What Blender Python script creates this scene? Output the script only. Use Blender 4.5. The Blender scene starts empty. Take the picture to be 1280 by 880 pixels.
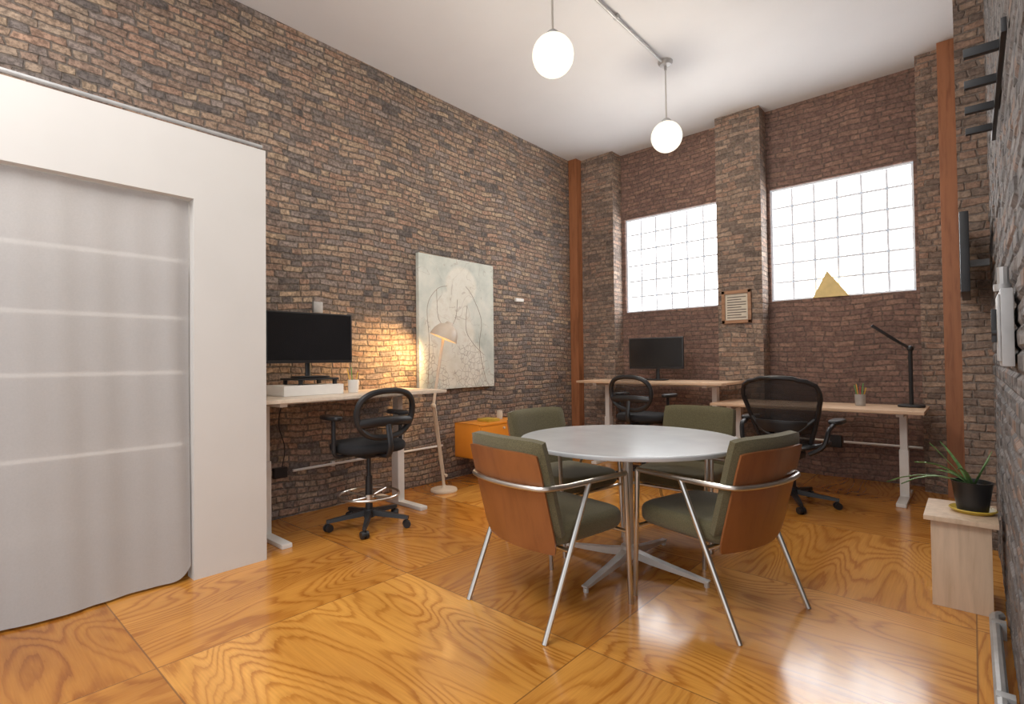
import bpy, bmesh, math, random
from mathutils import Vector, Matrix, noise as mnoise
random.seed(4)
SC=bpy.context.scene
COL=SC.collection
try: SC.view_settings.view_transform='Standard'
except Exception: pass

# ------------------------------------------------------------ node helpers
class NT:
    def __init__(s,name):
        s.m=bpy.data.materials.new(name); s.m.use_nodes=True
        s.t=s.m.node_tree; s.t.nodes.clear()
        s.out=s.t.nodes.new('ShaderNodeOutputMaterial')
    def n(s,typ,**kw):
        nd=s.t.nodes.new(typ)
        for k,v in kw.items(): setattr(nd,k,v)
        return nd
    def l(s,a,b): s.t.links.new(a,b)
    def m_(s,op,a,b=None,c=None,clamp=False):
        nd=s.n('ShaderNodeMath',operation=op); nd.use_clamp=clamp
        for i,x in enumerate((a,b,c)):
            if x is None: continue
            if isinstance(x,(int,float)): nd.inputs[i].default_value=x
            else: s.l(x,nd.inputs[i])
        return nd.outputs[0]
    def xyz(s,x,y,z=0.0):
        nd=s.n('ShaderNodeCombineXYZ')
        for i,v in enumerate((x,y,z)):
            if isinstance(v,(int,float)): nd.inputs[i].default_value=v
            else: s.l(v,nd.inputs[i])
        return nd.outputs[0]
    def noise(s,vec,scale,detail=3,rough=.5,dist=0.0):
        nd=s.n('ShaderNodeTexNoise'); nd.inputs['Scale'].default_value=scale
        nd.inputs['Detail'].default_value=detail; nd.inputs['Roughness'].default_value=rough
        nd.inputs['Distortion'].default_value=dist
        if vec is not None: s.l(vec,nd.inputs['Vector'])
        return nd.outputs['Fac']
    def ramp(s,fac,stops,mode='LINEAR'):
        nd=s.n('ShaderNodeValToRGB'); cr=nd.color_ramp; cr.interpolation=mode
        while len(cr.elements)<len(stops): cr.elements.new(1.0)
        for e,(p,c) in zip(cr.elements,stops):
            e.position=p; e.color=(c[0],c[1],c[2],1)
        s.l(fac,nd.inputs[0]); return nd.outputs[0]
    def mix(s,fac,a,b,blend='MIX'):
        nd=s.n('ShaderNodeMix',data_type='RGBA',blend_type=blend)
        for i,x in ((0,fac),(6,a),(7,b)):
            if isinstance(x,(int,float)): nd.inputs[i].default_value=x
            elif isinstance(x,tuple): nd.inputs[i].default_value=(x[0],x[1],x[2],1)
            else: s.l(x,nd.inputs[i])
        return nd.outputs[2]
    def bsdf(s,col,rough=.5,metal=0,spec=.5,bump=None,bstr=.3,bdist=.01,coat=0,sheen=0):
        b=s.n('ShaderNodeBsdfPrincipled')
        if isinstance(col,tuple): b.inputs['Base Color'].default_value=(*col,1)
        else: s.l(col,b.inputs['Base Color'])
        if isinstance(rough,(int,float)): b.inputs['Roughness'].default_value=rough
        else: s.l(rough,b.inputs['Roughness'])
        b.inputs['Metallic'].default_value=metal
        b.inputs['Specular IOR Level'].default_value=spec
        b.inputs['Coat Weight'].default_value=coat
        b.inputs['Coat Roughness'].default_value=.12
        b.inputs['Sheen Weight'].default_value=sheen
        if bump is not None:
            bp=s.n('ShaderNodeBump'); bp.inputs['Strength'].default_value=bstr; bp.inputs['Distance'].default_value=bdist
            s.l(bump,bp.inputs['Height']); s.l(bp.outputs[0],b.inputs['Normal'])
        s.l(b.outputs[0],s.out.inputs[0]); return b

def simple(name,c,rough=.5,metal=0,spec=.5,var=.12,scale=12,bstr=0.0,coat=0,sheen=0):
    s=NT(name); co=s.n('ShaderNodeTexCoord').outputs['Object']
    nz=s.noise(co,scale,3)
    d=tuple(max(0,x*(1-var)) for x in c); l=tuple(min(1,x*(1+var)) for x in c)
    col=s.ramp(nz,[(.3,d),(.7,l)])
    s.bsdf(col,rough,metal,spec,bump=nz if bstr else None,bstr=bstr,bdist=.003,coat=coat,sheen=sheen)
    return s.m

def emis(name,c,st,grid=None):
    s=NT(name); e=s.n('ShaderNodeEmission'); e.inputs[1].default_value=st
    co=s.n('ShaderNodeTexCoord').outputs['Object']; nz=s.noise(co,2.5,2)
    col=s.ramp(nz,[(.3,tuple(x*.93 for x in c)),(.7,c)]); s.l(col,e.inputs[0])
    s.l(e.outputs[0],s.out.inputs[0]); return s.m

def brick(name,stops,mortar,bw=.172,bh=.051,soot=.45,gain=1.0,rough=.8,bs=.9,mw=.0035,vari=.7,wob=.020,sat=1.0):
    s=NT(name); g=s.n('ShaderNodeNewGeometry'); P=g.outputs['Position']
    sp=s.n('ShaderNodeSeparateXYZ'); s.l(P,sp.inputs[0])
    sn=s.n('ShaderNodeSeparateXYZ'); s.l(g.outputs['True Normal'],sn.inputs[0])
    a=s.m_('GREATER_THAN',s.m_('ABSOLUTE',sn.outputs[0]),s.m_('ABSOLUTE',sn.outputs[1]))
    u=s.m_('ADD',s.m_('MULTIPLY',sp.outputs[0],s.m_('SUBTRACT',1.0,a)),s.m_('MULTIPLY',sp.outputs[1],a))
    n1=s.noise(P,6,2); n2=s.noise(P,1.3,2); nf=s.noise(P,45,4,.7); nm=s.noise(P,13,4,.65)
    v0=s.m_('ADD',sp.outputs[2],s.m_('MULTIPLY',s.m_('SUBTRACT',n2,.5),.12))
    v=s.m_('DIVIDE',s.m_('ADD',v0,s.m_('MULTIPLY',s.m_('SUBTRACT',n1,.5),wob)),bh)
    row=s.m_('FLOOR',v); fv=s.m_('FRACT',v)
    wr=s.n('ShaderNodeTexWhiteNoise',noise_dimensions='1D'); s.l(row,wr.inputs['W'])
    u1=s.m_('ADD',u,s.m_('MULTIPLY',s.m_('SUBTRACT',s.noise(P,9,1),.5),.05))
    uu=s.m_('ADD',s.m_('DIVIDE',u1,bw),s.m_('ADD',s.m_('MULTIPLY',row,.5),s.m_('MULTIPLY',wr.outputs[0],.45)))
    colm=s.m_('FLOOR',uu); fu=s.m_('FRACT',uu)
    wh=s.n('ShaderNodeTexWhiteNoise',noise_dimensions='3D'); s.l(s.xyz(colm,row,s.m_('ADD',a,7.0)),wh.inputs['Vector'])
    hd=s.m_('GREATER_THAN',wh.outputs['Value'],.68)
    fh=s.m_('FRACT',s.m_('MULTIPLY',fu,2.0))
    du1=s.m_('MULTIPLY',s.m_('MINIMUM',fu,s.m_('SUBTRACT',1.0,fu)),bw)
    du2=s.m_('MULTIPLY',s.m_('MINIMUM',fh,s.m_('SUBTRACT',1.0,fh)),bw*.5)
    du=s.m_('ADD',s.m_('MULTIPLY',du1,s.m_('SUBTRACT',1.0,hd)),s.m_('MULTIPLY',du2,hd))
    half=s.m_('MULTIPLY',s.m_('FLOOR',s.m_('MULTIPLY',fu,2.0)),s.m_('MULTIPLY',hd,.5))
    dv=s.m_('MULTIPLY',s.m_('MINIMUM',fv,s.m_('SUBTRACT',1.0,fv)),bh)
    dd=s.m_('SUBTRACT',s.m_('MINIMUM',du,dv),s.m_('MULTIPLY',s.m_('SUBTRACT',nm,.42),.024))
    mr=s.n('ShaderNodeMapRange',interpolation_type='SMOOTHSTEP'); s.l(dd,mr.inputs[0])
    mr.inputs[1].default_value=0; mr.inputs[2].default_value=mw*2.0
    mask=mr.outputs[0]
    wn=s.n('ShaderNodeTexWhiteNoise',noise_dimensions='3D'); s.l(s.xyz(s.m_('ADD',colm,half),row,a),wn.inputs['Vector'])
    bc=s.ramp(wn.outputs['Value'],stops,'CONSTANT')
    vr=s.ramp(nm,[(.28,(.48,.46,.45)),(.52,(1,1,1)),(.75,(1.55,1.48,1.40))])
    bc=s.mix(vari,bc,vr,'MULTIPLY')
    blot=s.ramp(nf,[(.40,(.28,.27,.27)),(.58,(1.15,1.15,1.15))])
    bc=s.mix(soot,bc,blot,'MULTIPLY')
    mc=s.mix(.7,mortar,s.ramp(nf,[(.35,(.35,.35,.35)),(.7,(1.3,1.3,1.3))]),'MULTIPLY')
    col=s.mix(mask,mc,bc)
    big=s.ramp(s.noise(P,.8,3),[(.3,(.82*gain,.81*gain,.81*gain)),(.7,(1.12*gain,1.1*gain,1.08*gain))])
    col=s.mix(1.0,col,big,'MULTIPLY')
    hs=s.n('ShaderNodeHueSaturation'); hs.inputs['Saturation'].default_value=sat; s.l(col,hs.inputs['Color']); col=hs.outputs[0]
    h=s.m_('ADD',s.m_('MULTIPLY',mask,.55),s.m_('ADD',s.m_('MULTIPLY',nf,.4),s.m_('MULTIPLY',wn.outputs['Value'],.35)))
    s.bsdf(col,rough,0,.4,bump=h,bstr=bs,bdist=.016)
    return s.m

def wood(name,c1,c2,scale=1.0,axis=0,rough=.45,coat=0,stretch=12):
    s=NT(name); co=s.n('ShaderNodeTexCoord').outputs['Object']
    mp=s.n('ShaderNodeMapping'); s.l(co,mp.inputs[0])
    sc=[stretch*scale]*3; sc[axis]=1.0*scale; mp.inputs['Scale'].default_value=sc
    nz=s.noise(mp.outputs[0],2.2,5,.6,.4)
    col=s.ramp(nz,[(.3,c2),(.5,c1),(.72,tuple(min(1,x*1.12) for x in c1))])
    s.bsdf(col,rough,0,.5,bump=nz,bstr=.05,bdist=.002,coat=coat); return s.m

def floor_mat():
    s=NT('plywood_floor'); P=s.n('ShaderNodeNewGeometry').outputs['Position']
    sp=s.n('ShaderNodeSeparateXYZ'); s.l(P,sp.inputs[0])
    S=1.22
    ux=s.m_('DIVIDE',s.m_('ADD',sp.outputs[0],2.45),S); uy=s.m_('DIVIDE',s.m_('SUBTRACT',sp.outputs[1],.63),S)
    ix=s.m_('FLOOR',ux); iy=s.m_('FLOOR',uy); fx=s.m_('FRACT',ux); fy=s.m_('FRACT',uy)
    par=s.m_('FLOORED_MODULO',s.m_('ADD',ix,iy),2.0); ip=s.m_('SUBTRACT',1.0,par)
    a=s.m_('ADD',s.m_('MULTIPLY',fx,ip),s.m_('MULTIPLY',fy,par))
    b=s.m_('ADD',s.m_('MULTIPLY',fy,ip),s.m_('MULTIPLY',fx,par))
    wn=s.n('ShaderNodeTexWhiteNoise',noise_dimensions='2D'); s.l(s.xyz(ix,iy),wn.inputs['Vector'])
    off=s.m_('MULTIPLY',wn.outputs['Value'],40.0)
    vec=s.xyz(s.m_('ADD',s.m_('MULTIPLY',a,.72),off),s.m_('MULTIPLY',b,2.9),off)
    n0=s.noise(vec,.85,2.0,.42,.3)
    jit=s.noise(s.xyz(s.m_('MULTIPLY',a,4.0),s.m_('MULTIPLY',b,50.0),off),1.0,4,.7)
    ph=s.m_('ADD',s.m_('MULTIPLY',n0,32.0),s.m_('MULTIPLY',jit,.8))
    r01=s.m_('FRACT',ph)
    fine=s.noise(s.xyz(s.m_('MULTIPLY',a,5.0),s.m_('MULTIPLY',b,150.0),off),1.0,3,.6)
    n3=s.noise(vec,1.3,3)
    c=s.ramp(r01,[(0,(.59,.265,.050)),(.30,(.68,.325,.066)),(.60,(.65,.30,.058)),(.80,(.48,.19,.030)),(.93,(.43,.16,.024)),(1,(.59,.265,.050))])
    flat=s.ramp(s.noise(vec,2.4,2),[(.40,(0,0,0)),(.62,(1,1,1))])
    c=s.mix(s.m_('MULTIPLY',flat,.45),c,(.65,.305,.060))
    c=s.mix(.35,c,s.ramp(fine,[(.3,(.68,.60,.5)),(.65,(1.08,1.06,1.03))]),'MULTIPLY')
    c=s.mix(.9,c,s.ramp(n3,[(.3,(.78,.69,.58)),(.7,(1.14,1.15,1.15))]),'MULTIPLY')
    pv=s.ramp(wn.outputs['Value'],[(0,(.76,.68,.56)),(.35,(.92,.88,.82)),(.7,(1.05,1.08,1.12)),(1,(1.10,1.17,1.3))])
    c=s.mix(1.0,c,pv,'MULTIPLY')
    dk=s.m_('ADD',s.m_('MULTIPLY',s.m_('LESS_THAN',iy,-.5),.8),s.m_('MULTIPLY',s.m_('GREATER_THAN',ix,.5),s.m_('MULTIPLY',s.m_('LESS_THAN',iy,.5),.6)),clamp=True)
    c=s.mix(dk,c,(.74,.66,.55),'MULTIPLY')
    e=s.m_('MINIMUM',s.m_('MINIMUM',fx,s.m_('SUBTRACT',1.0,fx)),s.m_('MINIMUM',fy,s.m_('SUBTRACT',1.0,fy)))
    seam=s.m_('LESS_THAN',e,.0024)
    c=s.mix(s.m_('MULTIPLY',seam,.7),c,(.14,.06,.02))
    h=s.m_('SUBTRACT',s.m_('MULTIPLY',fine,.15),seam)
    rg=s.m_('MULTIPLY_ADD',n3,.22,.12)
    s.bsdf(c,rg,0,.5,bump=h,bstr=.15,bdist=.002,coat=.35); return s.m

# ------------------------------------------------------------ mesh helpers
class MB:
    def __init__(s): s.bm=bmesh.new(); s.mi=0
    def _fin(s):
        for f in s.bm.faces:
            if not f.tag: f.material_index=s.mi; f.tag=True
    def box(s,c,size,bev=0.0,rot=None,seg=2):
        M=Matrix.Translation(Vector(c))@(rot.to_4x4() if rot else Matrix.Identity(4))@Matrix.Diagonal((*size,1))
        r=bmesh.ops.create_cube(s.bm,size=1,matrix=M)
        if bev>0:
            ed=list({e for v in r['verts'] for e in v.link_edges})
            bmesh.ops.bevel(s.bm,geom=ed,offset=bev,segments=seg,profile=.7,affect='EDGES')
        s._fin(); return s
    def bx(s,x0,x1,y0,y1,z0,z1,bev=0.0):
        return s.box(((x0+x1)/2,(y0+y1)/2,(z0+z1)/2),(x1-x0,y1-y0,z1-z0),bev)
    def loft(s,rings,cap=True,closed=False):
        vs=[[s.bm.verts.new(p) for p in r] for r in rings]; n=len(rings[0]); m=len(vs)
        for i in range(m if closed else m-1):
            A=vs[i];B=vs[(i+1)%m]
            for j in range(n):
                k=(j+1)%n; s.bm.faces.new((A[j],A[k],B[k],B[j]))
        if cap and not closed:
            s.bm.faces.new(list(reversed(vs[0]))); s.bm.faces.new(vs[-1])
        s._fin(); return s
    def tube(s,pts,r,fil=.03,seg=10,closed=False,flat=1.0):
        P=[Vector(p) for p in pts]
        if not closed and fil>0 and len(P)>2:
            Q=[P[0]]
            for i in range(1,len(P)-1):
                a,b,c=P[i-1],P[i],P[i+1]
                d1=(a-b);d2=(c-b); f=min(fil,d1.length*.45,d2.length*.45)
                p1=b+d1.normalized()*f; p2=b+d2.normalized()*f
                for k in range(7):
                    t=k/6; Q.append((1-t)**2*p1+2*t*(1-t)*b+t*t*p2)
            Q.append(P[-1]); P=Q
        n=len(P); rings=[]; up=None
        for i in range(n):
            if closed: t=(P[(i+1)%n]-P[i-1]).normalized()
            else: t=(P[min(i+1,n-1)]-P[max(i-1,0)]).normalized()
            if up is None:
                up=Vector((0,0,1)) if abs(t.z)<.9 else Vector((0,1,0))
            up=(up-t*up.dot(t)).normalized(); sd=t.cross(up)
            rr=r[i] if isinstance(r,list) else r
            rings.append([P[i]+(up*math.cos(2*math.pi*k/seg)*flat+sd*math.sin(2*math.pi*k/seg))*rr for k in range(seg)])
        return s.loft(rings,True,closed)
    def cyl(s,a,b,r1,r2=None,seg=20):
        r2=r1 if r2 is None else r2
        a=Vector(a);b=Vector(b);t=(b-a).normalized()
        up=Vector((0,0,1)) if abs(t.z)<.9 else Vector((0,1,0)); up=(up-t*up.dot(t)).normalized(); sd=t.cross(up)
        return s.loft([[p+(up*math.cos(2*math.pi*k/seg)+sd*math.sin(2*math.pi*k/seg))*r for k in range(seg)] for p,r in ((a,r1),(b,r2))])
    def lathe(s,prof,c=(0,0,0),seg=32,M=None,cap=True):
        T=Matrix.Translation(Vector(c))@(M if M else Matrix.Identity(4))
        return s.loft([[T@Vector((max(r,.0005)*math.cos(2*math.pi*k/seg),max(r,.0005)*math.sin(2*math.pi*k/seg),z)) for k in range(seg)] for r,z in prof],cap)
    def pad(s,c,w,d,h,n=4.0,er=.03,seg=40,dome=0.0,M=None):
        rings=[]; T=Matrix.Translation(Vector(c))@(M if M else Matrix.Identity(4))
        def ring(ins,z):
            o=[]
            for k in range(seg):
                a=2*math.pi*k/seg; ca,sa=math.cos(a),math.sin(a)
                x=(w/2-ins)*math.copysign(abs(ca)**(2/n),ca); y=(d/2-ins)*math.copysign(abs(sa)**(2/n),sa)
                o.append(T@Vector((x,y,z)))
            return o
        er=min(er,h/2)
        for i in range(6):
            a=math.pi/2*i/5; rings.append(ring(er*(1-math.sin(a)),er*(1-math.cos(a))))
        for i in range(6):
            a=math.pi/2*i/5; rings.append(ring(er*(1-math.cos(a)),h-er+er*math.sin(a)))
        if dome:
            for q in (.25,.5,.8): rings.append(ring(er+(min(w,d)/2-er)*q,h+dome*math.sin(q*math.pi/2)))
        return s.loft(rings)
    def surf(s,fn,nu=24,nv=20,th=.02,pillow=False,umin=-1,umax=1):
        e=1e-3; F=[];B=[]
        for j in range(nv+1):
            fr=[];br=[]
            for i in range(nu+1):
                u=umin+(umax-umin)*i/nu; v=j/nv
                p=Vector(fn(u,v)); du=Vector(fn(u+e,v))-Vector(fn(u-e,v)); dv=Vector(fn(u,v+e))-Vector(fn(u,v-e))
                nn=du.cross(dv)
                nn=nn.normalized() if nn.length>0 else Vector((0,1,0))
                t=th/2
                if pillow: t*=max(.12,((1-abs(u)**8)*(1-abs(2*v-1)**10)))**.4
                fr.append(s.bm.verts.new(p+nn*t)); br.append(s.bm.verts.new(p-nn*t))
            F.append(fr);B.append(br)
        nf=s.bm.faces.new
        for j in range(nv):
            for i in range(nu):
                nf((F[j][i],F[j][i+1],F[j+1][i+1],F[j+1][i])); nf((B[j][i],B[j+1][i],B[j+1][i+1],B[j][i+1]))
        for i in range(nu):
            nf((F[0][i],B[0][i],B[0][i+1],F[0][i+1])); nf((F[nv][i],F[nv][i+1],B[nv][i+1],B[nv][i]))
        for j in range(nv):
            nf((F[j][0],F[j+1][0],B[j+1][0],B[j][0])); nf((F[j][nu],B[j][nu],B[j+1][nu],F[j+1][nu]))
        s._fin(); return s
    def sphere(s,c,r,sc=(1,1,1),seg=24):
        M=Matrix.Translation(Vector(c))@Matrix.Diagonal((*sc,1))
        bmesh.ops.create_uvsphere(s.bm,u_segments=seg,v_segments=seg//2,radius=r,matrix=M); s._fin(); return s
    def obj(s,name,mats,parent=None,loc=None,smooth=True,angle=35,recalc=True):
        me=bpy.data.meshes.new(name)
        if recalc: bmesh.ops.recalc_face_normals(s.bm,faces=s.bm.faces)
        s.bm.to_mesh(me); s.bm.free()
        for m in (mats if isinstance(mats,(list,tuple)) else [mats]): me.materials.append(m)
        if smooth:
            me.shade_smooth()
            try: me.set_sharp_from_angle(angle=math.radians(angle))
            except Exception: pass
        o=bpy.data.objects.new(name,me); COL.objects.link(o)
        if parent: o.parent=parent
        if loc: o.location=loc
        return o

def tag(o,label,cat,group=None):
    o['label']=label; o['category']=cat
    if group: o['group']=group
    return o
def root(name,label,cat,loc,rz=0,group=None):
    e=bpy.data.objects.new(name,None); COL.objects.link(e); e.location=loc; e.rotation_euler=(0,0,rz); e.empty_display_size=.1
    return tag(e,label,cat,group)
def struct(o): o['kind']='structure'; return o
def RX(a): return Matrix.Rotation(a,4,'X')
def RY(a): return Matrix.Rotation(a,4,'Y')
def RZ(a): return Matrix.Rotation(a,4,'Z')

# ------------------------------------------------------------ materials
m_brickL=brick('brick_mixed_brown',[(0,(.27,.185,.135)),(.13,(.33,.23,.158)),(.26,(.225,.168,.138)),(.38,(.37,.27,.18)),(.46,(.18,.15,.135)),(.56,(.30,.20,.145)),(.66,(.34,.255,.185)),(.76,(.255,.205,.178)),(.86,(.33,.205,.14)),(.94,(.14,.118,.108))],(.165,.135,.112),gain=1.22,soot=.6,sat=.92)
m_brickR=brick('brick_painted_dark_brown',[(0,(.225,.14,.115)),(.3,(.26,.16,.128)),(.6,(.205,.13,.108)),(.85,(.285,.18,.14))],(.17,.12,.10),soot=.35,gain=1.10,bs=.5)
m_brickP=brick('brick_grey_brown',[(0,(.30,.22,.17)),(.2,(.24,.18,.145)),(.4,(.35,.26,.20)),(.6,(.19,.145,.12)),(.8,(.33,.22,.165))],(.25,.205,.175),gain=1.15)
m_brickG=brick('brick_weathered_grey',[(0,(.15,.135,.13)),(.3,(.19,.175,.17)),(.6,(.10,.095,.095)),(.85,(.20,.14,.11))],(.15,.145,.145),gain=1.1,bs=.35,soot=.3,vari=.4)
m_floor=floor_mat()
m_ceil=simple('ceiling_paint',(.70,.71,.73),.9,var=.02,scale=2)
m_white=simple('white_wall_paint',(.64,.625,.60),.6,var=.02,scale=3)
m_post=wood('stained_post_wood',(.35,.14,.06),(.21,.075,.03),axis=2,rough=.5)
m_maple=wood('maple_laminate',(.66,.46,.31),(.57,.38,.24),axis=0,rough=.4)
m_maplePale=wood('pale_maple_laminate',(.70,.60,.49),(.62,.52,.41),axis=1,rough=.35)
m_ply=wood('birch_plywood',(.66,.50,.36),(.56,.41,.28),axis=2,rough=.5)
m_walnut=wood('cherry_veneer',(.255,.092,.030),(.205,.070,.023),axis=2,rough=.36,coat=.15,stretch=7)
m_green=simple('olive_wool',(.108,.093,.047),.95,var=.35,scale=260,bstr=.3,sheen=.15)
m_chrome=simple('brushed_steel',(.60,.58,.55),.30,1.0,var=.04)
m_alu=simple('satin_aluminium',(.68,.67,.65),.38,.55,var=.04)
m_blk=simple('black_plastic',(.018,.018,.02),.42,var=.2)
m_blkf=simple('black_fabric',(.014,.014,.016),.9,var=.3,scale=200,bstr=.2)
m_scr=simple('black_screen_glass',(.012,.012,.014),.16,var=.05)
m_wmet=simple('white_powder_coated_steel',(.74,.72,.69),.4,var=.03)
m_tbl=simple('pale_grey_laminate',(.54,.56,.58),.22,var=.06,scale=5,coat=.3)
m_orange=simple('orange_lacquer',(.85,.31,.035),.35,var=.06,scale=4)
m_cream=simple('cream_enamel',(.70,.58,.45),.4,var=.05)
m_shade=simple('warm_grey_enamel_shade',(.62,.52,.42),.4,var=.05)
m_grey=simple('galvanised_metal',(.46,.46,.46),.5,.5,var=.15)
m_win=emis('daylit_frosted_glass',(.97,.985,1.0),9.5)
m_globe=emis('glowing_opal_glass',(1.0,.93,.80),1.35)
m_bulb=emis('warm_bulb',(1.0,.62,.25),20)
m_wood2=wood('picture_frame_wood',(.36,.19,.10),(.24,.12,.06),axis=0)
m_paper=simple('cream_paper',(.66,.60,.50),.8,var=.05)
m_dkline=simple('dark_printed_bar',(.16,.13,.11),.8)
m_card=simple('tan_yellow_card',(.80,.62,.28),.7,var=.1)
m_pot=simple('black_glazed_pot',(.02,.02,.022),.3)
m_must=simple('mustard_saucer',(.55,.38,.05),.45)
m_leaf=simple('green_leaf',(.13,.26,.09),.5,var=.4,scale=30)
m_soil=simple('dark_soil',(.05,.035,.025),.95,var=.4,scale=80)
m_box=simple('white_cardboard',(.78,.76,.73),.6,var=.03)
m_shelf=simple('white_shelf_laminate',(.88,.86,.82),.5,var=.02)
m_band_glow=emis('added_warm_band_glow',(1.0,.90,.78),1.15)  # added glow for the bright bands seen through the curtain
m_pen1=simple('yellow_pencil_paint',(.75,.45,.06),.5); m_pen2=simple('red_pencil_paint',(.6,.08,.05),.5); m_pen3=simple('green_pencil_paint',(.12,.35,.10),.5)
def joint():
    s=NT('self_glowing_block_joint'); co=s.n('ShaderNodeTexCoord').outputs['Object']; nz=s.noise(co,20,2)
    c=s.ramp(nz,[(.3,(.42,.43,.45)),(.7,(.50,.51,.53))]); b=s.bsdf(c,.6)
    s.l(c,b.inputs['Emission Color']); b.inputs['Emission Strength'].default_value=.65; return s.m  # emission added so the joints look lit by daylight from behind
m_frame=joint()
def meshfab(name,base):
    s=NT(name); co=s.n('ShaderNodeTexCoord').outputs['Object']
    nz=s.noise(co,90,2)
    p=s.n('ShaderNodeBsdfPrincipled'); p.inputs['Base Color'].default_value=(.02,.02,.022,1); p.inputs['Roughness'].default_value=.7
    t=s.n('ShaderNodeBsdfTransparent'); mx=s.n('ShaderNodeMixShader')
    s.l(s.m_('MULTIPLY_ADD',nz,.15,base),mx.inputs[0]); s.l(p.outputs[0],mx.inputs[1]); s.l(t.outputs[0],mx.inputs[2]); s.l(mx.outputs[0],s.out.inputs[0]); return s.m
m_mesh=meshfab('black_open_mesh_fabric',.66)
m_mesh2=meshfab('black_dense_mesh_fabric',.32)
def curtain_mat():
    s=NT('sheer_grey_curtain'); co=s.n('ShaderNodeTexCoord').outputs['Object']
    nz=s.noise(co,120,2); c=s.ramp(nz,[(.3,(.63,.615,.605)),(.7,(.665,.65,.64))])
    d=s.n('ShaderNodeBsdfDiffuse'); s.l(c,d.inputs[0])
    tl=s.n('ShaderNodeBsdfTranslucent'); s.l(c,tl.inputs[0])
    t=s.n('ShaderNodeBsdfTransparent')
    m1=s.n('ShaderNodeMixShader'); m1.inputs[0].default_value=.2; s.l(d.outputs[0],m1.inputs[1]); s.l(tl.outputs[0],m1.inputs[2])
    m2=s.n('ShaderNodeMixShader'); m2.inputs[0].default_value=.32; s.l(m1.outputs[0],m2.inputs[1]); s.l(t.outputs[0],m2.inputs[2])
    s.l(m2.outputs[0],s.out.inputs[0]); return s.m
m_curt=curtain_mat()

# ------------------------------------------------------------ room
XL=-4.06; XR=.09; YP=5.92; YB=6.14; ZC=3.91
struct(MB().bx(XL-.3,XR+1.6,-1.6,YB+.3,-.1,0).obj('floor',m_floor,smooth=False))
struct(MB().bx(XL-.3,XR+1.6,-1.6,YB+.3,ZC,ZC+.1).obj('ceiling',m_ceil,smooth=False))
struct(MB().bx(XL-.25,XL,-1.6,YB+.3,0,ZC).obj('wall_left',m_brickL,smooth=False))
# right wall with real brick relief (seen at a grazing angle)
b=MB(); b.bx(XR+.016,XR+.25,1.1,YB+.3,0,ZC)
y0,y1,dy=1.1,4.41,.0125; bh=.0675; dz=bh/5; ny=int((y1-y0)/dy)+1; nz_=int(ZC/dz)+1
rows=[]
for j in range(nz_+1):
    z=min(j*dz,ZC); rw=int(j//5); line=[]
    for i in range(ny+1):
        y=y0+i*dy
        uq=(y+.105*(rw%2))/.21; cb=int(uq); fu=(uq-cb)*.21
        if j%5==0 or fu<.0125: d=.013
        else:
            rnd=random.Random(cb*7919+rw*104729).random(); d=.001+.008*rnd
        d+=.002*mnoise.noise(Vector((y*30,z*30,0)))
        line.append(b.bm.verts.new((XR+max(.0,d),y,z)))
    rows.append(line)
for j in range(nz_):
    for i in range(ny):
        b.bm.faces.new((rows[j][i],rows[j+1][i],rows[j+1][i+1],rows[j][i+1]))
b._fin()
struct(b.obj('wall_right',m_brickG,smooth=False,recalc=False))
struct(MB().bx(-.05,XR+.015,4.4,YB,0,ZC).obj('wall_right_pier',m_brickP,smooth=False))
w=MB()
W1=(-3.40,-2.18);W2=(-1.63,-.38);ZW=(1.82,3.04)
w.bx(XL,XR,YB,YB+.25,0,ZW[0]); w.bx(XL,XR,YB,YB+.25,ZW[1],ZC)
w.bx(XL,W1[0],YB,YB+.25,*ZW); w.bx(W1[1],W2[0],YB,YB+.25,*ZW); w.bx(W2[1],XR,YB,YB+.25,*ZW)
struct(w.obj('wall_back',m_brickR,smooth=False))
p=MB(); p.bx(XL,-3.45,YP,YB,0,ZC); p.bx(-2.13,-1.66,YP,YB,0,ZC); p.bx(-.34,-.05,YP,YB,0,ZC)
struct(p.obj('wall_back_pier',m_brickP,smooth=False))
for i,(a,b_) in enumerate((W1,W2)):
    f=MB(); y=YB+.05
    f.bx(a,b_,y+.012,y+.02,*ZW); f.mi=1
    f.bx(a,b_,y-.02,y+.02,ZW[0],ZW[0]+.02); f.bx(a,b_,y-.02,y+.02,ZW[1]-.02,ZW[1]); f.bx(a,a+.02,y-.02,y+.02,*ZW); f.bx(b_-.02,b_,y-.02,y+.02,*ZW)
    for k in range(1,6): xx=a+(b_-a)*k/6; f.bx(xx-.011,xx+.011,y+.0,y+.014,*ZW)
    for k in range(1,6): zz=ZW[0]+(ZW[1]-ZW[0])*k/6; f.bx(a,b_,y+.0,y+.014,zz-.011,zz+.011)
    struct(f.obj('window_%d'%(i+1),[m_win,m_frame],smooth=False))
struct(MB().bx(-4.055,-3.93,YP-.12,YP-.002,0,ZC,.004).obj('trim_1',m_post,smooth=False))
struct(MB().bx(-.18,-.06,YP-.12,YP-.002,0,ZC,.004).obj('trim_2',m_post,smooth=False))
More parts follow.
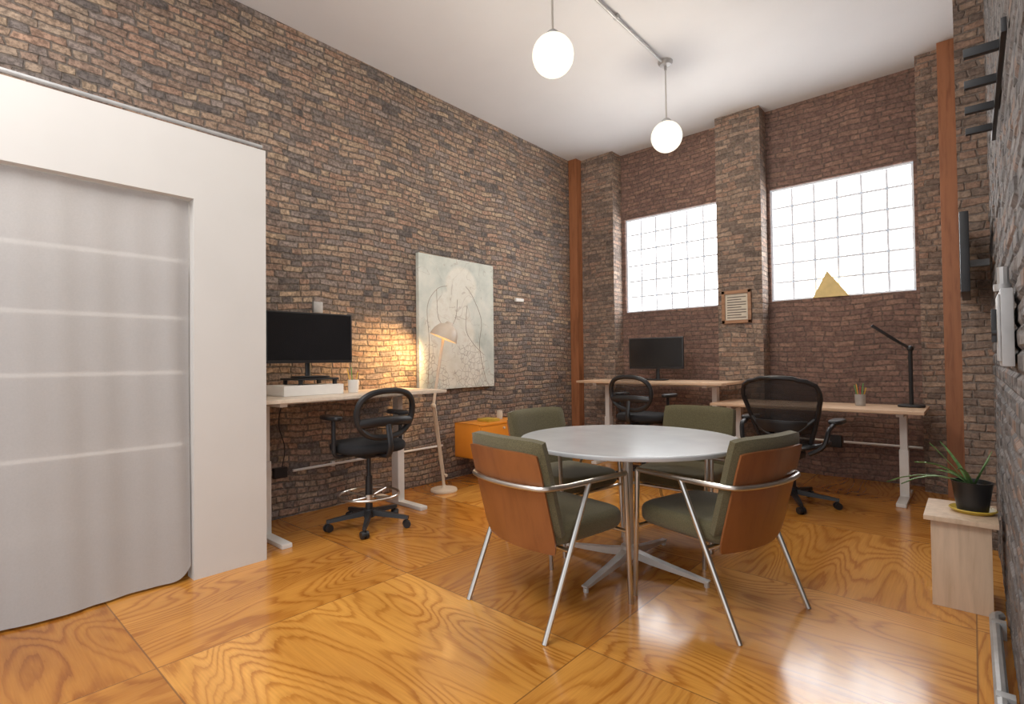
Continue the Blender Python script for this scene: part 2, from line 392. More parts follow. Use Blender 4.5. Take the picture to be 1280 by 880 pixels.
# closet partition
c=MB(); XF=-3.28
c.bx(XF-.1,XF,-1.4,1.42,2.14,2.53); c.bx(XF-.1,XF,1.02,1.42,0,2.14); c.bx(XL,XF-.1,1.34,1.42,0,2.53)
c.bx(XL,XF-.1,-1.4,1.34,2.47,2.53); c.bx(XF-.1,XF,-1.4,-1.3,0,2.14)
struct(c.obj('wall_closet',m_white,smooth=False))
t=MB(); t.bx(XF-.34,XF-.05,-1.3,1.36,2.531,2.552); t.bx(XF-.30,XF-.12,-1.1,1.41,2.553,2.572)
struct(t.obj('trim_3',m_post,smooth=False))
struct(MB().tube([(XF-.03,-1.3,2.570),(XF-.03,1.41,2.560)],.011,0).obj('trim_4',m_grey))
# curtain
def cf(u,v):
    y=-1.28+(u+1)/2*2.292; 
    side=max(0,(u-.90)/.10)
    z=.012+v*2.122+.07*side**3*(1-v)**8
    amp=.007+.012*(1-v)
    fold=math.sin(y*15+1.5*math.sin(y*4+.5)+.5*z)
    fold=math.copysign(abs(fold)**1.4,fold)
    return (XF-.052+amp*fold+.003*math.sin(y*41+z)+.004*math.sin(y*6+z*4)+(1-v)**3*.03-side*side*.02,y,z)
tag(MB().surf(cf,260,24,.003).obj('curtain',m_curt,angle=80),'sheer grey fabric curtain hanging across the closet opening','curtain')
r=root('shelving_unit','white shelving unit behind the sheer curtain','shelf',(XF-.365,0,0))
for z in (.36,.75,1.16,1.47,1.80):
    MB().bx(-.2,.235,-1.25,1.3,z-.016,z+.016).obj('shelf',m_shelf,r,smooth=False)
    if z>.5: MB().bx(.2352,.243,-1.25,1.0,z-.008,z+.008).obj('added_glow_strip',m_band_glow,r,smooth=False)  # strips added so the shelf edges show as bright bands through the fabric
for y in (-1.27,1.31):
    MB().bx(-.22,-.19,y-.015,y+.015,0,2.1).obj('upright',m_shelf,r,smooth=False)

# conduits
def conduit(pts,r,label,mat=m_wmet,name='conduit_pipe',fil=.05,clips=()):
    b=MB().tube(pts,r,fil)
    for q in clips: b.box(q[0],q[1],.002)
    return tag(b.obj(name,mat),label,'pipe')
conduit([(XL+.025,1.95,.36),(XL+.025,3.5,.36)],.011,'white metal conduit running low along the brick wall',clips=[((XL+.012,2.3,.36),(.03,.03,.04))])
conduit([(-1.75,YB-.03,.36),(-1.12,YB-.03,.36)],.012,'white metal conduit on the wall under the desk')
conduit([(-.98,YB-.03,.36),(-.36,YB-.03,.36)],.012,'white metal conduit on the wall under the desk')
conduit([(XR-.02,3.17,.05),(XR-.04,3.14,.05),(XR-.04,1.3,.05)],.020,'grey metal conduit running along the floor edge',m_grey,clips=[((XR-.03,3.05,.035),(.05,.04,.07)),((XR-.03,2.4,.035),(.05,.04,.07))])
tag(MB().bx(-1.10,-1.0,YB-.05,YB-.001,.30,.42,.005).obj('outlet_box',m_blk),'black outlet box on the wall conduit','outlet')
tag(MB().bx(XL+.001,XL+.03,2.13,2.21,1.62,1.71,.004).obj('switch_box',m_grey),'small grey metal switch box on the brick wall','switch')
tag(MB().bx(XL+.001,XL+.03,4.66,4.80,1.91,1.95,.004).obj('wall_sensor',m_box),'small white sensor strip fixed to brick','sensor')
tag(MB().bx(XL+.001,XL+.045,1.80,1.90,.32,.40,.004).obj('outlet_box',m_blk),'black plug adapter on the low conduit','outlet')
tag(MB().tube([(-3.98,1.85,.93),(-3.97,1.80,.75),(-3.98,1.87,.55),(-4.0,1.85,.41)],.004,.08).obj('power_cable',m_blk),'thin black power cable hanging beneath the standing desk','cable')

# pendants
for i,(y,lab,dz_) in enumerate(((2.76,'round opal glass globe pendant, lit, hanging on a rod',.05),(4.47,'round opal glass globe pendant, lit, below a steel canopy',0))):
    r=root('pendant_lamp',lab,'pendant lamp',(-2.04,y,ZC-dz_),0,'globe pendants on the ceiling track')
    MB().lathe([(0,0),(.065,0),(.065,-.015),(.05,-.035),(.012,-.045),(.012,-.08),(0,-.08)]).obj('canopy',m_grey,r)
    MB().cyl((0,0,-.04),(0,0,-.55+dz_),.007).obj('rod',m_chrome,r)
    MB().lathe([(0,-.53+dz_),(.03,-.53+dz_),(.045,-.545+dz_),(.045,-.565+dz_),(0,-.565+dz_)]).obj('fitter',m_grey,r)
    MB().sphere((0,0,-.69+dz_),.138,seg=32).obj('globe',m_globe,r)
conduit([(-2.04,4.39,ZC-.03),(-2.04,-1.0,ZC-.03)],.012,'grey metal conduit track fixed to the ceiling',m_grey,clips=[((-2.04,3.6,ZC-.018),(.04,.03,.034)),((-2.04,1.5,ZC-.018),(.04,.03,.034))])

# ------------------------------------------------------------ meeting chairs
def meeting_chair(label,loc,rz):
    r=root('meeting_chair',label,'chair',loc,rz,'olive meeting chairs around the round table')
    b=MB(); b.pad((0,.035,.368),.515,.53,.10,6,.035,dome=.010); b.obj('seat',m_green,r)
    def back(u,v,off=0,h0=.42,h1=.855,hw=.262):
        z=h0+(h1-h0)*v
        wv=hw*(1-.02*max(0,(v-.8)/.2)**2)
        x=wv*u
        y=-.215-off-.10*(z-.44)/.4+.045*u*u
        return (x,y,z-.012*abs(u)**6*v)
    MB().surf(lambda u,v:back(u,v,0),26,20,.075,True).obj('backrest',m_green,r)
    def sh(u,v):
        x,y,z=back(u,v,.044,.335,.80,.250)
        if v<.2: k=1-.08*((.2-v)/.2)**2.5; x*=k
        return (x,y,z)
    MB().surf(sh,22,18,.011).obj('back_shell',m_walnut,r,angle=60)
    yb=-.215-.044-.10*(.64-.44)/.4-.018
    for sx in (-1,1):
        MB().tube([(sx*.285,.245,.645),(sx*.282,.275,.0)],.0125,0).obj('front_leg',m_chrome,r)
        MB().tube([(sx*.285,-.02,.640),(sx*.280,-.305,0.0)],.0125,0).obj('rear_leg',m_chrome,r)
    pts=[(-.285,.245,.645),(-.285,-.17,.645),(-.262,yb+.040,.645),(-.12,yb+.002,.645),(0,yb-.006,.645),(.12,yb+.002,.645),(.262,yb+.040,.645),(.285,-.17,.645),(.285,.245,.645)]
    MB().tube(pts,.0125,.05).obj('arm_rail',m_chrome,r)
    MB().tube([(-.283,.262,.355),(.283,.262,.355)],.01,0).obj('seat_rail',m_chrome,r)
    MB().tube([(-.283,-.145,.355),(.283,-.145,.355)],.01,0).obj('seat_rail',m_chrome,r)
    return r
def face(dx,dy): return math.atan2(-dx,dy)
meeting_chair('olive armchair with cherry-wood back shell and splayed steel legs',(-1.61,2.10,0),face(.09,.56))
meeting_chair('olive armchair with cherry-wood back shell beside the table edge',(-.98,2.63,0),face(-.57,.15))
meeting_chair('olive upholstered armchair with steel frame, cushioned front showing',(-2.12,2.93,0),face(1,-.15))
meeting_chair('olive upholstered armchair with steel frame tucked under the table',(-1.52,3.52,0),face(0.0,-1))

# ------------------------------------------------------------ round table
r=root('round_table','round pale grey meeting table on a steel star base','table',(-1.53,2.75,0))
MB().lathe([(0,.718),(.60,.718),(.626,.722),(.63,.730),(.63,.740),(.626,.745),(0,.745)],seg=96).obj('table_top',m_tbl,r)
b=MB(); b.lathe([(0,.06),(.030,.06),(.030,.70),(0,.70)]); b.lathe([(0,.045),(.045,.05),(.045,.12),(.032,.13),(0,.13)])
b.box((0,0,.705),(.5,.05,.022),.004); b.box((0,0,.705),(.05,.5,.022),.004); b.obj('column',m_alu,r)
for k in range(4):
    a=k*math.pi/2; ca,sa=math.cos(a),math.sin(a); rings=[]
    for t in (0,.25,.5,.75,.94,1.0):
        rr=.03+t*.44; zt=.105-.07*t**.8; hh=.032*(1-t)+.013; ww=.024-.007*t
        if t==1.0: hh*=.6
        if t==.94: zt-=.002
        rings.append([(rr*ca-sa*s_*ww,rr*sa+ca*s_*ww,zz) for s_,zz in ((-1,zt-hh),(1,zt-hh),(1,zt),(-1,zt))])
    b=MB(); b.loft(rings); b.cyl((.455*ca,.455*sa,0),(.455*ca,.455*sa,.022),.014); b.obj('foot',m_alu,r)

# ------------------------------------------------------------ office seating
def star_base(r,rad=.29,rot=0,hub=.13):
    b=MB(); b.lathe([(0,.07),(.04,.07),(.045,.10),(.04,hub),(0,hub)])
    for k in range(5):
        a=rot+k*2*math.pi/5; ca,sa=math.cos(a),math.sin(a); R=[]
        for t in (0,.3,.7,1):
            rr=.02+t*(rad-.02); zt=.125-.04*t; hh=.04-.018*t; ww=.024-.009*t
            R.append([(rr*ca-sa*q*ww,rr*sa+ca*q*ww,zz) for q,zz in ((-1,zt-hh),(1,zt-hh),(.7,zt),(-.7,zt))])
        b.loft(R)
    bo=b.obj('star_base',m_blk,r)
    for k in range(5):
        a=rot+k*2*math.pi/5; x,y=(rad-.012)*math.cos(a),(rad-.012)*math.sin(a)
        w=MB(); ax=Vector((-math.sin(a+.5),math.cos(a+.5),0)); c0=Vector((x,y,.0285))
        for s_ in (-1,1): w.cyl(c0+ax*s_*.008,c0+ax*s_*.026,.028,.026)
        w.cyl(c0-ax*.01,c0+ax*.01,.02); w.cyl(c0,c0+Vector((0,0,.045)),.009)
        w.obj('caster',m_blk,bo)
def arm(r,sx,y,zt,zs,x,name='armrest'):
    b=MB(); b.tube([(sx*.12,y-.02,zs),(sx*x,y-.02,zs),(sx*x,y-.02,zt)],.02,.05,flat=.7); b.pad((sx*x,y+.02,zt-.005),.085,.25,.032,3,.012)
    b.obj(name,m_blk,r)
def stool(label,loc,rz,zs=.56,ring=True,cat='office stool'):
    r=root('drafting_stool',label,cat,loc,rz)
    star_base(r,.30,.3)
    b=MB(); b.cyl((0,0,.1),(0,0,zs*.65),.026); b.cyl((0,0,zs*.6),(0,0,zs-.04),.016); b.obj('gas_column',m_blk,r)
    if ring:
        b=MB(); z=.235; b.tube([(.215*math.cos(a),.215*math.sin(a),z) for a in [k*2*math.pi/48 for k in range(48)]],.0095,0,closed=True)
        for k in range(4):
            a=k*math.pi/2+.4; b.tube([(.02*math.cos(a),.02*math.sin(a),z-.02),(.21*math.cos(a),.21*math.sin(a),z)],.007,0)
        b.lathe([(.028,z-.04),(.036,z-.04),(.036,z),(.028,z)],cap=False)
        b.obj('foot_ring',m_chrome,r)
    b=MB(); b.box((0,0,zs-.035),(.2,.24,.035),.01); b.tube([(0,-.08,zs-.035),(0,-.27,zs-.03),(0,-.30,zs+.05),(0,-.265,zs+.2)],.022,.06,flat=.6); b.obj('mechanism',m_blk,r)
    b=MB(); b.pad((0,.01,zs-.015),.49,.47,.075,3.2,.032,dome=.012); b.obj('seat',m_blkf,r)
    zc=zs+.27; hw=.225; hh=.165
    def cur(x,z): return -.26+.30*x*x*2-.16*(z-zc)
    P=[]
    for k in range(48):
        a=2*math.pi*k/48; ca,sa=math.cos(a),math.sin(a)
        x=hw*math.copysign(abs(ca)**.75,ca); z=zc+hh*math.copysign(abs(sa)**.75,sa); x*=1-.12*(z<zc)*((zc-z)/hh)
        P.append((x,cur(x,z),z))
    b=MB(); b.tube(P,.022,0,closed=True,seg=8)
    b.tube([(-hw*.9,cur(hw*.9,zc-.06),zc-.06),(-.1,cur(.1,zc-.05)-.012,zc-.05),(.1,cur(.1,zc-.05)-.012,zc-.05),(hw*.9,cur(hw*.9,zc-.06),zc-.06)],.024,.05,flat=1.4)
    b.obj('back_frame',m_blk,r)
    def bf(u,v):
        z=zc+hh*(2*v-1)*.97; k=max(0,1-abs(2*v-1)**2.67)**(1/2.67); x=hw*u*max(k,.35)*.97; x*=1-.12*(z<zc)*((zc-z)/hh); return (x,cur(x,z),z)
    MB().surf(bf,20,16,.002).obj('back_mesh',m_mesh,r)
    for sx in (-1,1): arm(r,sx,.02,zs+.235,zs-.03,.275)
    return r
stool('black mesh-back drafting stool with chrome foot ring, arms and casters',(-3.36,2.20,0),face(-1,.05),.57)
stool('black mesh-back office chair pushed up to the rear desk',(-2.53,4.88,0),face(.05,1),.60,True,'office chair')

def aeron(loc,rz):
    r=root('office_chair','black ergonomic mesh office chair with curved frame and armrests','office chair',loc,rz)
    star_base(r,.33,.15,.14)
    b=MB(); b.cyl((0,0,.1),(0,0,.30),.028); b.cyl((0,0,.28),(0,0,.40),.018); b.obj('gas_column',m_blk,r)
    b=MB(); b.box((0,-.02,.405),(.16,.26,.06),.02); b.tube([(0,-.1,.41),(0,-.26,.42),(0,-.33,.52),(0,-.315,.62)],.028,.06,flat=.7); b.obj('tilt_mechanism',m_blk,r)
    def sf(u,v):
        y=-.24+.50*v; x=u*(.245-.02*(2*v-1)**2); return (x,y,.475+.03*u*u-.035*max(0,(v-.75)/.25)**2+.01*(1-v))
    P=[sf(math.copysign(min(1,abs(1.25*math.cos(a))),math.cos(a)),.5+.5*math.copysign(min(1,abs(1.25*math.sin(a))),math.sin(a))) for a in [2*math.pi*(k+.5)/40 for k in range(40)]]
    MB().tube(P,.018,0,closed=True,seg=8).obj('seat_frame',m_blk,r)
    MB().surf(sf,16,16,.004).obj('seat_mesh',m_mesh2,r)
    def wv(v): return .17+.115*min(1,v*1.35)**.8-.045*max(0,(v-.72)/.28)**2.2
    def bk(u,v,d=0):
        z=.50+.55*v; return (u*wv(v),-.285-.10*v-.03*math.sin(v*math.pi)*-1+.13*u*u*(1-.5*v)-d,z-.02*u*u*v)
    P=[]
    for k in range(15): P.append(bk(-1,.02+k/14*.90))
    for k in range(1,12): P.append(bk(-1+2*k/12,1.0 if 2<k<10 else .975))
    for k in range(14,-1,-1): P.append(bk(1,.02+k/14*.90))
    for k in range(1,8): P.append(bk(1-2*k/8,0))
    MB().tube(P,.0175,0,closed=True,seg=8).obj('back_frame',m_blk,r)
    MB().surf(lambda u,v:bk(u*.98,.01+v*.97),20,24,.003).obj('back_mesh',m_mesh2,r)
    b=MB(); b.surf(lambda u,v:bk(u*.8,.22+v*.17,.03),14,6,.018,True)
    b.tube([bk(-.95,.42,.01),bk(-.6,.22,.03),bk(0,.12,.035),bk(.6,.22,.03),bk(.95,.42,.01)],.014,.05); b.obj('lumbar_support',m_blk,r)
    for sx in (-1,1):
        b=MB(); b.tube([(sx*.2,-.26,.46),(sx*.30,-.25,.52),(sx*.325,-.20,.66),(sx*.33,-.05,.685)],.021,.05,flat=.8); b.pad((sx*.33,.02,.68),.10,.27,.035,3,.015); b.obj('armrest',m_blk,r)
aeron((-1.14,4.78,0),face(.05,1))

# ------------------------------------------------------------ sit-stand desks
def desk(label,loc,rz,w,d,h,top,lx):
    r=root('standing_desk',label,'desk',loc,rz)
    MB().box((0,0,h-.0125),(w,d,.025),.003).obj('desktop',top,r)
    for x in lx:
        b=MB(); b.box((x,-.03,(h-.05)/2*.55+.02),(.065,.09,(h-.05)*.55),.004); b.box((x,-.03,h*.62),(.052,.075,h*.68-.04),.004); b.box((x,0,h-.04),(.05,d*.8,.03),.004)
        b.box((x,0.0,.015),(.07,d*.92,.03),.008); b.obj('leg',m_wmet,r)
    b=MB(); b.box((sum(lx)/len(lx),-.03,h-.045),(abs(lx[1]-lx[0]),.05,.03),.003); b.obj('crossbar',m_wmet,r)
    return r
desk('white-framed standing desk with pale top against the brick wall',(-3.685,2.19,0),-math.pi/2,1.52,.69,.97,m_maplePale,(-.53,.60))
desk('white-framed standing desk with maple top beneath the window',(-2.68,5.50,0),math.pi,1.70,.70,.965,m_maple,(-.65,.64))
desk('lower standing desk with maple top and white legs',(-1.12,5.49,0),math.pi,1.66,.68,.77,m_maple,(-.67,.67))

# monitors
def monitor(label,loc,rz,w=.62,h=.37,zb=.13,tilt=0):
    r=root('monitor',label,'monitor',loc,rz)
    MB().pad((0,0,0),.26,.19,.012,5,.004).obj('base',m_blk,r)
    MB().tube([(0,-.05,.008),(0,-.055,.10),(0,-.05,zb+h*.45)],.022,.03,flat=.5).obj('neck',m_blk,r)
    b=MB(); b.box((0,0,zb+h/2),(w,.035,h),.006); b.box((0,-.025,zb+h/2),(w*.5,.03,h*.5),.01); b.obj('housing',m_blk,r)
    MB().box((0,.0185,zb+h/2+.006),(w-.024,.002,h-.034),0).obj('screen',m_scr,r)
    return r
monitor('black widescreen monitor on stacked riser and white box',(-3.80,1.98,1.096),face(1,-.10),.66,.385,.11)
monitor('black widescreen monitor on the maple desk',(-2.74,5.62,.966),face(.1,-1),.64,.36,.13)
tag(MB().bx(-3.93,-3.60,1.68,2.14,.971,1.045,.004).obj('white_box',m_box,smooth=False),'flat white cardboard box on the standing desk','box')
b=MB(); b.bx(-3.92,-3.64,1.80,2.125,1.080,1.094,.003)
for x in (-3.90,-3.66):
    for y in (1.83,2.10): b.bx(x-.012,x+.012,y-.012,y+.012,1.0452,1.082)
tag(b.obj('monitor_riser',m_blk),'low black monitor riser on the white box','stand')

def pencil_cup(label,loc,mat,group=None):
    r=root('pencil_cup',label,'cup',loc)
    MB().lathe([(0,0),(.036,0),(.04,.01),(.042,.10),(.038,.10),(.036,.012),(0,.012)]).obj('cup',mat,r)
    for i,(a,m) in enumerate(((.3,m_pen1),(1.7,m_pen2),(2.9,m_pen3),(4.2,m_pen1),(5.4,m_pen3))):
        MB().cyl((.012*math.cos(a),.012*math.sin(a),.015),(.045*math.cos(a),.045*math.sin(a),.16+.01*i),.004,seg=6).obj('pencil',m,r)
pencil_cup('white cup holding coloured pencils on the standing desk',(-3.66,2.26,.971),m_box)
pencil_cup('clear grey cup holding coloured pencils on the maple desk',(-.76,5.56,.771),m_grey)

# black LED desk lamp
r=root('desk_lamp','slim black adjustable desk lamp standing on maple desk','desk lamp',(-.40,5.62,.771))
MB().pad((0,0,0),.19,.15,.022,4,.008).obj('base',m_blk,r)
MB().tube([(0,0,.02),(0,0,.50)],.016,0).obj('pole',m_blk,r)
b=MB(); b.sphere((0,0,.50),.026); b.tube([(0,0,.50),(-.13,-.05,.60)],.012,0); b.obj('joint',m_blk,r)
MB().box((-.17,-.065,.635),(.24,.04,.020),.004,rot=RZ(.35)@RY(math.radians(38))).obj('lamp_head',m_blk,r)

# floor lamp
r=root('floor_lamp','cream articulated floor lamp, lit and aimed at wall','floor lamp',(-3.72,3.24,0))
MB().lathe([(0,0),(.12,0),(.125,.01),(.12,.025),(.03,.035),(.015,.06),(0,.06)]).obj('base',m_cream,r)
b=MB(); b.tube([(0,0,.04),(0,-.01,.14),(0,-.12,.80)],.014,.04); b.tube([(.028,-.02,.16),(.028,-.12,.79)],.007,0); b.cyl((-.01,0,.15),(.04,0,.15),.014); b.obj('lower_arm',m_cream,r)
b=MB(); b.sphere((0,-.12,.80),.026); b.tube([(0,-.12,.80),(.01,.0,1.42)],.013,0); b.obj('upper_arm',m_cream,r)
MT=Matrix.Translation((.03,.02,1.49))@RX(math.radians(-18))@RY(math.radians(14))
MB().lathe([(.0,.09),(.030,.09),(.042,.065),(.085,.045),(.115,.0),(.132,-.06),(.134,-.072),(.127,-.072),(.108,-.002),(.080,.036),(.0,.05)],M=MT,cap=False).obj('shade',m_shade,r)
MB().sphere(MT@Vector((0,0,-.02)),.040).obj('bulb',m_bulb,r)

# orange cabinet
r=root('wall_cabinet','orange lacquered low cabinet fixed to brick wall','cabinet',(XL,4.05,.22))
b=MB(); b.bx(.002,.36,-.36,.36,.33,.35,.003); b.bx(.002,.36,-.36,.36,0,.02,.003); b.bx(.002,.36,-.36,-.34,.0,.35,.003); b.bx(.002,.36,.34,.36,.0,.35,.003); b.bx(.002,.015,-.35,.35,.01,.34); b.obj('body',m_orange,r)
MB().bx(.345,.362,-.335,.335,.025,.325,.003).obj('door',m_orange,r)
MB().cyl((.36,.0,.29),(.38,.0,.29),.012).obj('knob',m_ply,r)
tag(MB().lathe([(0,0),(.03,0),(.034,.05),(.028,.09),(.0,.09)],(XL+.15,4.22,.572)).obj('glass_jar',m_paper),'small cream jar on the orange cabinet','jar')
tag(MB().bx(XL+.1,XL+.28,3.92,4.08,.572,.60,.003).obj('book',m_must),'small yellow book lying on the orange cabinet','book')

# painting
def paint_mat():
    s=NT('abstract_painting'); co=s.n('ShaderNodeTexCoord').outputs['Object']
    sp=s.n('ShaderNodeSeparateXYZ'); s.l(co,sp.inputs[0])
    base=s.ramp(s.noise(co,3.5,5,.65),[(.3,(.50,.54,.49)),(.5,(.64,.67,.61)),(.7,(.76,.76,.69))])
    def ell(cy,cz,ry,rz_):
        a=s.m_('POWER',s.m_('ABSOLUTE',s.m_('DIVIDE',s.m_('SUBTRACT',sp.outputs[1],cy),ry)),2.0)
        b_=s.m_('POWER',s.m_('ABSOLUTE',s.m_('DIVIDE',s.m_('SUBTRACT',sp.outputs[2],cz),rz_)),2.0)
        mr=s.n('ShaderNodeMapRange'); s.l(s.m_('ADD',s.m_('ADD',a,b_),s.m_('MULTIPLY',s.noise(co,6,4,.65),.7)),mr.inputs[0])
        mr.inputs[1].default_value=1.5; mr.inputs[2].default_value=1.15; return mr.outputs[0]
    fig=s.m_('MAXIMUM',s.m_('MAXIMUM',ell(-.12,-.15,.34,.50),ell(.04,.40,.22,.20)),ell(.12,-.42,.26,.24))
    cream=s.ramp(s.noise(co,7,5,.65),[(.3,(.76,.72,.61)),(.55,(.84,.82,.74)),(.75,(.66,.60,.50))])
    c=s.mix(s.m_('MULTIPLY',fig,.8),base,cream)
    n_=s.noise(co,2.6,3,.5,.8); ln=s.m_('ABSOLUTE',s.m_('SUBTRACT',s.m_('FRACT',s.m_('MULTIPLY',n_,5.0)),.5))
    c=s.mix(s.m_('MULTIPLY',s.m_('LESS_THAN',ln,.02),.3),c,(.30,.23,.17))
    vo=s.n('ShaderNodeTexVoronoi',feature='DISTANCE_TO_EDGE'); vo.inputs['Scale'].default_value=17; s.l(co,vo.inputs['Vector'])
    net=s.m_('MULTIPLY',s.m_('LESS_THAN',vo.outputs['Distance'],.045),s.m_('MULTIPLY',s.m_('LESS_THAN',sp.outputs[2],-.22),s.m_('GREATER_THAN',s.noise(co,3,2),.47)))
    c=s.mix(s.m_('MULTIPLY',net,.4),c,(.20,.15,.11))
    s.bsdf(c,.8,0,.2); return s.m
r=root('painting','large pale abstract figure canvas hanging on brick wall','painting',(XL,3.72,1.60))
MB().bx(.006,.05,-.525,.525,-.67,.67,.003).obj('canvas',paint_mat(),r)
def ribbon(pts,w):
    b=MB(); P=[Vector((.0505,y,z)) for y,z in pts]
    Q=[]
    for i in range(len(P)-1):
        p0=P[max(i-1,0)];p1=P[i];p2=P[i+1];p3=P[min(i+2,len(P)-1)]
        for k in range(8):
            t=k/8; Q.append(.5*((2*p1)+(p2-p0)*t+(2*p0-5*p1+4*p2-p3)*t*t+(3*p1-p0-3*p2+p3)*t**3))
    Q.append(P[-1]); return b.tube(Q,w,0,seg=5)
m_line=simple('brown_painted_line',(.30,.23,.17),.8,var=.4,scale=8)
for pts in ([(-.42,-.62),(-.40,-.2),(-.42,.15),(-.30,.33),(-.16,.38)],[(.10,.40),(.20,.30),(.33,.05),(.30,-.25),(.40,-.62)],
            [(-.30,.33),(-.28,.05),(-.16,-.05),(-.05,.05),(-.02,.25)],[(.12,.2),(.10,-.05),(.2,-.2),(.36,-.32)]):
    ribbon(pts,.0022).obj('painted_line',m_line,r)

# framed notice on pier
r=root('picture_frame','small wood-framed chart hanging on the brick pier','picture frame',(-1.925,YP,1.77))
b=MB(); W_,H_=.31,.36
for q in ((0,H_/2-.0175,W_,.035),(0,-H_/2+.0175,W_,.035),(-W_/2+.0175,0,.035,H_),(W_/2-.0175,0,.035,H_)): b.box((q[0],-.016,q[1]),(q[2],.026,q[3]),.003)
b.obj('frame',m_wood2,r,smooth=False)
MB().bx(-W_/2+.02,W_/2-.02,-.010,-.002,-H_/2+.02,H_/2-.02).obj('sheet',m_paper,r,smooth=False)
b=MB()
for k in range(9): b.bx(-W_/2+.055,W_/2-.055-(.05 if k%3==1 else 0),-.012,-.0095,-H_/2+.058+k*.028,-H_/2+.068+k*.028)
b.obj('printed_rows',m_dkline,r,smooth=False)
# yellow triangular box on the sill
b=MB(); ap=(-.03,.0,.27)
b.loft([[(-.16,-.02,0),(.16,-.02,0),(.16,.028,0),(-.16,.028,0)],[(ap[0]-.002,.0,ap[2]),(ap[0]+.002,.0,ap[2]),(ap[0]+.002,.004,ap[2]),(ap[0]-.002,.004,ap[2])]])
tag(b.obj('pyramid_box',m_card,None,(-1.07,YB-.002,ZW[0]+.001),smooth=False),'tan-yellow pointed card pyramid standing on the window sill','box')

# right wall furniture
r=root('coat_rack','black wall rail with four straight pegs','coat rack',(XR,2.42,2.10))
MB().bx(-.014,-.001,-.48,.48,-.02,.02,.003).obj('rail',m_blk,r)
for k in range(4): MB().box((-.052,-.36+k*.24,0),(.082,.022,.026),.003).obj('peg',m_blk,r)
r=root('television','thin black television mounted on the wall','television',(XR,4.05,1.77))
MB().bx(-.130,-.090,-.30,.30,-.22,.22,.006).obj('housing',m_blk,r); MB().bx(-.132,-.1302,-.285,.285,-.205,.205).obj('screen',m_scr,r); MB().bx(-.090,-.001,.22,.26,-.02,.02).obj('bracket',m_grey,r)
r=root('electrical_box','grey metal electrical box with lever on brick wall','electrical box',(XR,2.10,1.29))
MB().bx(-.028,-.001,-.09,.09,-.12,.10,.004).obj('body',m_grey,r)
MB().bx(-.034,-.0285,-.078,.078,-.105,.085,.002).obj('cover',m_grey,r)
b=MB(); b.box((-.040,0.03,0),(.012,.02,.10),.003); b.cyl((-.034,.03,-.02),(-.046,.03,-.02),.014); b.obj('lever',m_blk,r)
b=MB(); b.tube([(-.018,0,.10),(-.018,0,.17)],.014,0); b.lathe([(.0,0),(.020,0),(.020,.02),(0,.02)],(-.020,0,.10),16); b.obj('pipe_fitting',m_grey,r)

r=root('side_bench','small birch plywood bench with panel legs','bench',(-.06,3.42,0))
MB().box((0,0,.425),(.27,.40,.022),.002).obj('top',m_ply,r)
MB().box((-.0,-.15,.207),(.22,.022,.414),.002).obj('leg_panel',m_ply,r); MB().box((-.0,.15,.207),(.22,.022,.414),.002).obj('leg_panel',m_ply,r)
MB().box((-.07,0,.34),(.02,.28,.14),.002).obj('apron',m_ply,r)
r=root('potted_plant','spiky aloe in a black pot on mustard saucer','plant',(-.015,3.42,.437))
MB().lathe([(0,0),(.075,0),(.092,.015),(.088,.02),(.07,.008),(0,.008)]).obj('saucer',m_must,r)
MB().lathe([(0,.009),(.06,.009),(.078,.14),(.082,.15),(.074,.15),(.07,.13),(0,.13)]).obj('pot',m_pot,r)
MB().lathe([(0,.125),(.070,.125),(.0,.137)]).obj('soil',m_soil,r)
b=MB()
LV=[(3.0,.34,.38,.5),(3.5,.28,.55,.6),(2.6,.26,.75,.5),(4.0,.24,.9,.4),(2.2,.20,1.2,.3),(4.5,.22,1.0,.5),(3.3,.15,1.5,.2),(.3,.07,2.6,.2),(5.7,.07,2.3,.3),(2.9,.13,.9,.5)]
for a,ln,lift,dr in LV:
    R=[]
    for t in (0,.2,.4,.6,.8,1.0):
        rr=.01+ln*t; z=.13+ln*lift*t-dr*t*t*ln; wv_=.011*(1-t)**.6+.001
        R.append([(rr*math.cos(a)-math.sin(a)*q*wv_,rr*math.sin(a)+math.cos(a)*q*wv_,z+dz_) for q,dz_ in ((-1,.003),(0,-.003),(1,.003),(0,.002))])
    b.loft(R)
b.obj('foliage',m_leaf,r)

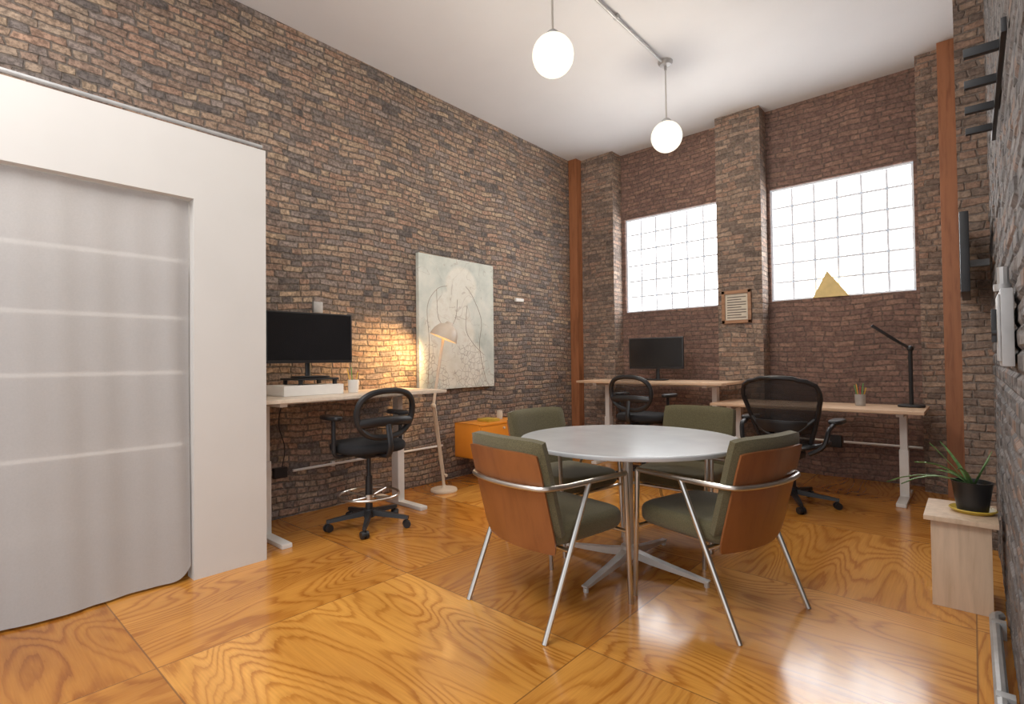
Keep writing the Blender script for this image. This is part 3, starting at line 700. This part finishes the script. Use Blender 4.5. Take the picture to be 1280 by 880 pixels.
# ------------------------------------------------------------ lights
def area(name,loc,rot,sx,sy,pw,col=(1,1,1)):
    l=bpy.data.lights.new(name,'AREA'); l.shape='RECTANGLE'; l.size=sx; l.size_y=sy; l.energy=pw; l.color=col
    o=bpy.data.objects.new(name,l); COL.objects.link(o); o.location=loc; o.rotation_euler=rot; return o
area('added_room_fill',(-1.9,-.4,3.8),(0,0,0),2.6,1.6,100,(1,.97,.93))  # unseen fill lamp added behind the camera to brighten the room
area('added_closet_fill',(-3.7,0.0,2.44),(0,0,0),.3,2.2,8,(1,.95,.9))  # lamp added inside the closet to brighten the shelves behind the curtain
for y in (2.76,4.47):
    l=bpy.data.lights.new('pendant_glow','POINT'); l.energy=46; l.color=(1,.90,.76); l.shadow_soft_size=.14
    o=bpy.data.objects.new('pendant_glow',l); COL.objects.link(o); o.location=(-2.04,y,ZC-.69-.16)
l=bpy.data.lights.new('floor_lamp_glow','SPOT'); l.energy=52; l.color=(1,.60,.25); l.spot_size=math.radians(130); l.spot_blend=1.0; l.shadow_soft_size=.05
o=bpy.data.objects.new('floor_lamp_glow',l); COL.objects.link(o); o.location=(-3.74,3.16,1.37)
o.rotation_euler=Vector((-.6,-.6,-.4)).to_track_quat('-Z','Y').to_euler()

wd=bpy.data.worlds.new('w'); SC.world=wd; wd.use_nodes=True
wd.node_tree.nodes['Background'].inputs[0].default_value=(.95,.97,1,1); wd.node_tree.nodes['Background'].inputs[1].default_value=1.25

# ------------------------------------------------------------ camera
f,yaw,pit,rol=653.02,0.722318,0.0181231,-0.0115495
cy,sy=math.cos(yaw),math.sin(yaw)
F=Vector((-sy*math.cos(pit),cy*math.cos(pit),math.sin(pit))); rr=Vector((cy,sy,0)); uu=rr.cross(F)
r2=rr*math.cos(rol)+uu*math.sin(rol); u2=-rr*math.sin(rol)+uu*math.cos(rol)
cd=bpy.data.cameras.new('camera'); cd.sensor_width=36; cd.lens=f/1280*36; cd.clip_start=.02
co=bpy.data.objects.new('camera',cd); COL.objects.link(co)
M=Matrix((r2,u2,-F)).transposed().to_4x4(); M.translation=Vector((0,0,1.2)); co.matrix_world=M
SC.camera=co
